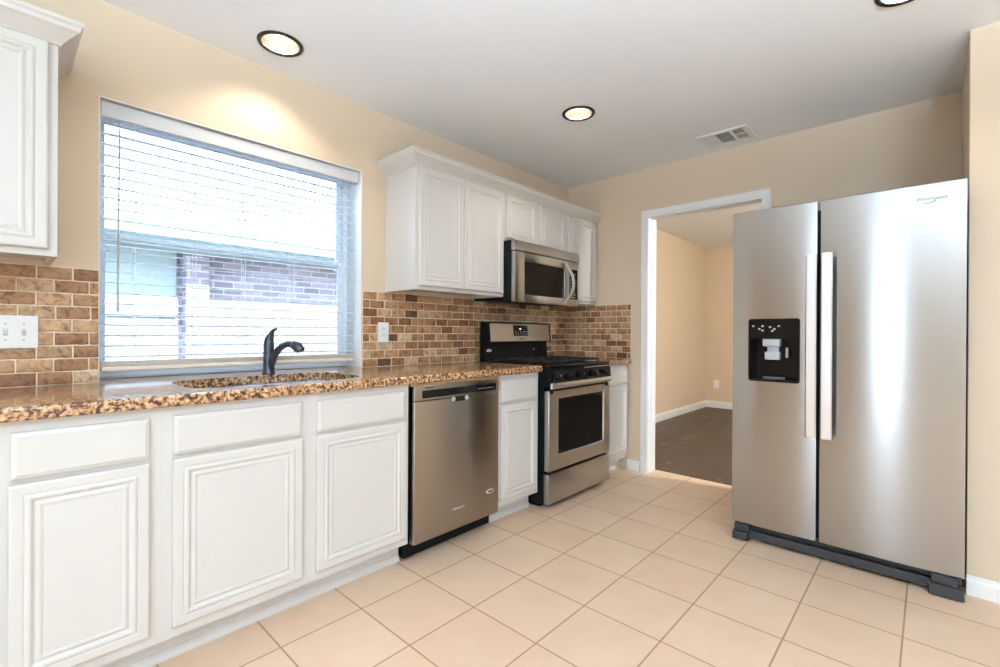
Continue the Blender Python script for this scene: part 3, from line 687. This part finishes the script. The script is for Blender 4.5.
# ------------------------------------------------------------------ refrigerator
fr = thing('refrigerator', (2.108, 3.1, 0), 'tall stainless side-by-side refrigerator with ice and water dispenser', 'refrigerator')
X0, X1, YF, FZ0, FZ1 = 1.6515, 2.5615, 2.752, .096, 1.783
b = B(); box(b, X0 + .006, X1 - .006, 2.835, 3.50, .03, 1.752, .004, 1); obj('cabinet_body', b, 'fridgeside', fr)
b = B(); box(b, X0 + .02, X0 + .10, 2.80, 2.90, 1.753, 1.775, .004); obj('hinge_cover', b, 'grey', fr)
b = B(); box(b, X1 - .10, X1 - .02, 2.80, 2.90, 1.753, 1.775, .004); obj('hinge_cover', b, 'grey', fr)
def bow(x, xa, xb, amt=.006):
    q = 2 * (x - xa) / (xb - xa) - 1
    return YF + amt * (abs(q) ** 2.2) 
def fdoor(xa, xb, hole=None):
    bm = B(); nx = 30
    xs = [xa + (xb - xa) * k / nx for k in range(nx + 1)]; xs = sorted(set(xs + [xa + .003, xa + .007, xb - .003, xb - .007] + ([hole[0], hole[1]] if hole else [])))
    zs = [FZ0, FZ0 + .004] + ([hole[2], hole[3]] if hole else []) + [FZ1 - .004, FZ1]
    def yy(x, z): return bow(x, xa, xb) + (.004 if z in (FZ0, FZ1) else 0)
    V = {(i, j): bm.verts.new((x, yy(x, z), z)) for i, x in enumerate(xs) for j, z in enumerate(zs)}; yb = 2.828
    for i in range(len(xs) - 1):
        for j in range(len(zs) - 1):
            if hole and xs[i] >= hole[0] - 1e-6 and xs[i + 1] <= hole[1] + 1e-6 and abs(zs[j] - hole[2]) < 1e-6: continue
            bm.faces.new((V[i, j], V[i + 1, j], V[i + 1, j + 1], V[i, j + 1]))
    K = {}
    edge = [(i, 0) for i in range(len(xs))] + [(len(xs) - 1, j) for j in range(1, len(zs))] + [(i, len(zs) - 1) for i in range(len(xs) - 2, -1, -1)] + [(0, j) for j in range(len(zs) - 2, 0, -1)]
    back = [bm.verts.new((V[e].co.x, yb, V[e].co.z)) for e in edge]
    for k in range(len(edge)):
        n = (k + 1) % len(edge); bm.faces.new((V[edge[k]], V[edge[n]], back[n], back[k]))
    if not hole: bm.faces.new(back)
    return bm
HX0, HX1, HZ0, HZ1 = 1.7335, 1.9655, .876, 1.201
ld = obj('freezer_door', fdoor(X0, 2.0375, (HX0, HX1, HZ0, HZ1)), 'steel', fr, smooth=35)
rd = obj('fridge_door', fdoor(2.0525, X1), 'steel', fr, smooth=35)
# dispenser
yb_ = YF + .001
b = B(); o_ = rrect(HX0 - .003, HX1 + .003, HZ0 - .003, HZ1 + .003, .016); i_ = rrect(HX0 + .008, HX1 - .008, HZ0 + .012, 1.098, .008)
loft(b, [[(x, yb_ + .010, z) for x, z in o_], [(x, yb_ - .002, z) for x, z in o_], [(x, yb_ - .004, z) for x, z in rrect(HX0, HX1, HZ0, HZ1, .014)], [(x, yb_ - .004, z) for x, z in i_], [(x, yb_ + .070, z) for x, z in i_]], False, True)
ds = obj('dispenser', b, 'blackglass', ld, smooth=30)
b = B(); box(b, HX0 + .010, HX1 - .010, yb_ - .0055, yb_ - .0038, 1.105, HZ1 - .008, .0008, 1); cp = obj('control_panel', b, 'blackglass', ds)
for kx, kz in ((1.755, 1.165), (1.785, 1.150), (1.800, 1.165), (1.835, 1.160), (1.855, 1.150), (1.875, 1.165), (1.845, 1.140), (1.80, 1.142)):
    b = B(); box(b, kx - .005, kx + .005, yb_ - .0062, yb_ - .0054, kz - .004, kz + .004); obj('icon', b, 'lightgrey', cp)
b = B(); box(b, 1.797, 1.876, yb_ + .004, yb_ + .060, 1.058, 1.104, .006, 2); obj('ice_chute', b, 'lightgrey', ds, smooth=40)
b = B(); box(b, 1.804, 1.874, yb_ + .018, yb_ + .060, .988, 1.030, .005, 2); box(b, 1.815, 1.865, yb_ + .03, yb_ + .06, 1.03, 1.058); obj('dispenser_paddle', b, 'lightgrey', ds, smooth=40)
b = B(); lathe(b, [(.004, 0), (.006, .004), (.006, .05), (.003, .053)], (1.905, yb_ + .03, 1.00), n=14, cap=True); obj('water_spout', b, 'lightgrey', ds, smooth=40)
b = B(); loft(b, [[(x, y, z) for x, y in rrect(1.795, 1.895, yb_ + .002, yb_ + .062, .02)] for z in (.889, .897)]); obj('drip_tray', b, 'grey', ds)
# handles
for xc in (2.0235, 2.0865):
    b = B(); rings = []
    for k in range(25):
        q = 2 * k / 24 - 1; z = 1.068 + q * .447; y = 2.694 - .006 * (1 - q * q); h = .0225
        rings.append([(xc + dx, y + dy, z) for dx, dy in ((-h, .006), (-h, -.002), (-h + .005, -.006), (h - .005, -.006), (h, -.002), (h, .006))])
    loft(b, rings); hd = obj('handle', b, 'steel_bright', ld if xc < 2.05 else rd, smooth=35)
    for zc in (.66, 1.476):
        b = B(); box(b, xc - .012, xc + .012, 2.699, YF + .012, zc - .016, zc + .016, .003); obj('handle_mount', b, 'grey', hd)
text('lettering', 'Whirlpool', .024, (2.452, bow(2.452, 2.0525, X1) - .0008, 1.716), (1, 0, 0), (0, 0, 1), 'grey', rd)
b = B(); tube(b, [(2.425, YF - .0005, 1.700), (2.445, YF - .001, 1.696), (2.468, YF - .0005, 1.704)], .0012, 6); obj('logo_swoosh', b, 'grey', rd)
# base grille and feet
b = B(); box(b, X0 + .03, X1 - .03, 2.778, 2.80, .016, .058, .003); box(b, X0 + .03, X1 - .03, 2.81, 2.83, .058, .092); obj('base_grille', b, 'darkgrey', fr)
for a, c in ((X0 + .006, X0 + .082), (X1 - .112, X1)):
    b = B(); box(b, a, c, 2.742, 2.80, .006, .050, .004); box(b, a + .008, c - (.02 if c > 2.5 else .0), 2.752, 2.80, .056, .092, .003); box(b, a + .01, c - .01, 2.76, 2.80, .049, .057); obj('roller_cover', b, 'darkgrey', fr)

# ------------------------------------------------------------------ recessed ceiling lights
def can_light(loc, label):
    t = thing('recessed_ceiling_light', (loc[0], loc[1], H), label, 'ceiling light', 'recessed ceiling lights'); c = (loc[0], loc[1], H)
    b = B(); lathe(b, [(.079, -.001), (.0805, -.006), (.088, -.0085), (.096, -.005), (.098, -.0004)], c, n=48); obj('trim_ring', b, 'ring', t, smooth=50)
    b = B(); pr = []
    for k in range(7): pr += [(.0795 - k * .0028, .000 + k * .009), (.0795 - k * .0028 - .0010, .0085 + k * .009)]
    lathe(b, pr, c, n=48); obj('baffle', b, 'baffle', t)
    b = B(); lathe(b, [(.0605, .062), (.070, .064), (.070, .11), (.001, .11)], c, n=32); obj('housing', b, 'baffle', t)
    b = B(); lathe(b, [(.0005, .050), (.022, .0515), (.036, .057), (.042, .067), (.040, .082), (.020, .105)], c, n=32); obj('bulb', b, 'bulb', t, smooth=60)
    l = light('lamp', 'SPOT', (0, 0, -.012), P_CAN, CAN_COL, None, spot_size=math.radians(128), spot_blend=.55, shadow_soft_size=.05); l.parent = t
    return t
names = ['round recessed ceiling light with warm glow, directly above the sink window', 'round recessed ceiling light in mid ceiling, between the range and the vent', 'round recessed ceiling light cut off by the top edge, in front of the refrigerator',
         'added unseen recessed ceiling light above the open floor, nearer the window than the rest', 'added unseen recessed ceiling light above the camera position', 'added unseen recessed ceiling light behind the camera, window side', 'added unseen recessed ceiling light behind the camera, mid room', 'added unseen recessed ceiling light toward the east wall', 'added unseen recessed ceiling light in the far corner behind the camera']  # these six are out of view, added for more room light
first = can_light(HOLES[0], names[0])
LOW = [c for c in first.children if c.type == 'LIGHT'][0].data.copy(); LOW.energy = P_LOW
for h, n_ in zip(HOLES[1:], names[1:]):
    low = h is not HOLES[1]
    c = first.copy(); COL.objects.link(c); c.location = (h[0], h[1], H); c['label'] = n_
    for ch in list(first.children):
        k = ch.copy(); k.data = LOW if k.type == 'LIGHT' and low else k.data; COL.objects.link(k); k.parent = c

# ceiling vent
vt = thing('ceiling_vent', (1.44, 3.33, H), 'white metal air vent with dark louvres in the ceiling near the doorway', 'vent')
vx0, vx1, vy0, vy1 = 1.285, 1.592, 3.202, 3.440
b = B(); zt = H - .0005
secs = [(vx0 + .030, vx0 + .098), (vx0 + .112, vx0 + .194), (vx0 + .208, vx1 - .030)]
f_ = .030
box(b, vx0, vx1, vy0, vy0 + f_, zt - .008, zt, .002, 1); box(b, vx0, vx1, vy1 - f_, vy1, zt - .008, zt, .002, 1); box(b, vx0, vx0 + f_, vy0 + f_, vy1 - f_, zt - .008, zt); box(b, vx1 - f_, vx1, vy0 + f_, vy1 - f_, zt - .008, zt)
box(b, secs[0][1], secs[1][0], vy0 + f_, vy1 - f_, zt - .008, zt); box(b, secs[1][1], secs[2][0], vy0 + f_, vy1 - f_, zt - .008, zt); box(b, secs[2][0], secs[2][1], 3.315, 3.327, zt - .008, zt)
obj('frame', b, 'trim', vt)
b = B(); box(b, vx0 + .02, vx1 - .02, vy0 + .02, vy1 - .02, zt - .0012, zt - .0004); obj('duct_opening', b, 'matteblack', vt)
b = B()
for (a, c), sl in zip(secs, (.0055, 0, -.0055)):
    n = 7
    for k in range(n):
        x = a + (c - a) * (k + .5) / n
        if sl: prism(b, [(x - sl, zt - .008), (x - sl + .0012, zt - .008), (x + sl + .0012, zt - .0015), (x + sl, zt - .0015)], 'y', vy0 + f_, vy1 - f_)
    if not sl:
        for k in range(10):
            y = vy0 + f_ + (vy1 - vy0 - 2 * f_) * (k + .5) / 10; prism(b, [(y - .003, zt - .008), (y - .002, zt - .008), (y + .003, zt - .0015), (y + .002, zt - .0015)], 'x', a, c)
obj('louvres', b, 'trim', vt)

# ------------------------------------------------------------------ outlets and switches
def outlet(c, axis, label, rowh=.12, wd=.075):
    """axis x: on the window wall facing +x; axis y: on a wall facing -y"""
    t = thing('wall_outlet', c, label, 'outlet'); cx, cy, cz = c
    def W(bm, u0, u1, v0, v1, d0, d1, bev=0):
        if axis == 'x': box(bm, cx + d0, cx + d1, cy + u0, cy + u1, cz + v0, cz + v1, bev)
        else: box(bm, cx + u0, cx + u1, cy - d1, cy - d0, cz + v0, cz + v1, bev)
        return bm
    obj('cover_plate', W(B(), -wd / 2, wd / 2, -rowh / 2, rowh / 2, 0, .005, .0018), 'plastic', t)
    for v in (-.026, .008):
        r = obj('receptacle', W(B(), -.016, .016, v, v + .028 - .010 + .008, .005, .0065, .0006), 'plastic', t)
        b = B(); W(b, -.0075, -.0055, v + .010, v + .019, .0064, .0068); W(b, .0045, .0065, v + .010, v + .019, .0064, .0068); W(b, -.002, .002, v + .003, v + .007, .0064, .0068); obj('slots', b, 'grey', r)
    return t
outlet((.0125, 1.592, 1.122), 'x', 'white wall outlet on the stone backsplash between window and range')
outlet((-.10, 7.45, .36), 'y', 'white wall outlet low on the far wall of the next room').location.x = .06
sw = thing('switch_plate', (.0125, .045, 1.116), 'white double switch plate on the stone backsplash at the left edge', 'switch')
b = B(); box(b, .0125, .018, -.016, .105, 1.056, 1.176, .002); obj('cover_plate', b, 'plastic', sw)
for yy in (.0215, .0675):
    b = B(); box(b, .018, .0188, yy - .0055, yy + .0055, 1.103, 1.129); pl = obj('switch_slot', b, 'lightgrey', sw)
    b = B(); prism(b, [(.0188, 1.110), (.0188, 1.124), (.0275, 1.128), (.0275, 1.122)], 'y', yy - .0042, yy + .0042); obj('toggle', b, 'plastic', pl)
    for zz in (1.086, 1.146):
        b = B(); lathe(b, [(.0030, 0), (.0028, .0009), (.0004, .0010)], (.018, yy, zz), 'x', 12, True); obj('screw', b, 'lightgrey', sw)

# ------------------------------------------------------------------ outside the sink window
struct('ground', box(B(), -14, -TH - .01, -8, 12, -.35, -.25), 'grass', loc=(0, 0, 0))
hs_ = thing('neighbor_house', (-6, 2.2, -.25), 'neighboring brick house seen through the slats of the blind', 'house')
b = B(); box(b, -7.6, -3.6, -4, 9, -.25, 2.06); obj('brick_wall', b, 'brick', hs_)
b = B(); box(b, -3.60, -3.42, 1.38, 1.60, -.25, 2.02); obj('brick_pier', b, 'brick', hs_)
b = B(); box(b, -3.598, -3.56, -.9, 1.33, 1.27, 1.98, .01); fxp = obj('siding_panel', b, 'siding', hs_)
b = B(); box(b, -3.6, -3.0, -4.4, 9.4, 2.00, 2.03); obj('soffit', b, 'fascia', hs_)
b = B(); box(b, -3.02, -2.98, -4.4, 9.4, 1.985, 2.14, .005); prism(b, [(-2.98, 2.02), (-2.90, 2.03), (-2.87, 2.13), (-2.88, 2.13), (-2.91, 2.05), (-2.98, 2.04)], 'y', -4.4, 9.4); obj('fascia', b, 'fascia', hs_)
b = B(); prism(b, [(-3.0, 2.13), (-3.0, 2.16), (-5.6, 2.30), (-7.6, 2.15), (-7.6, 2.1)], 'y', -4.4, 9.4); obj('roof', b, 'shingle', hs_)

# unseen bowl uplight added behind the camera to brighten the ceiling
PX, PY, PZ = 3.1, -.30, H - .75
pd = thing('added_uplight', (PX, PY, H), 'unseen dark metal bowl uplight added behind the camera to brighten the ceiling', 'lamp')
b = B(); lathe(b, [(.06, -.0005), (.06, -.02), (.008, -.03), (.006, -.70), (.02, -.78), (.012, -.81)], (PX, PY, H)); obj('stem', b, 'ring', pd)
b = B(); lathe(b, [(.02, -.800), (.10, -.79), (.17, -.76), (.205, -.72), (.200, -.72), (.165, -.755), (.10, -.783), (.02, -.792)], (PX, PY, H)); obj('bowl_shade', b, 'ring', pd, smooth=40)
light('added_uplight_spot', 'SPOT', (PX, PY, H - .70), P_UPLIGHT, (.64, .83, 1.0), (0, 0, 1), spot_size=math.radians(172), spot_blend=.25, shadow_soft_size=.12)
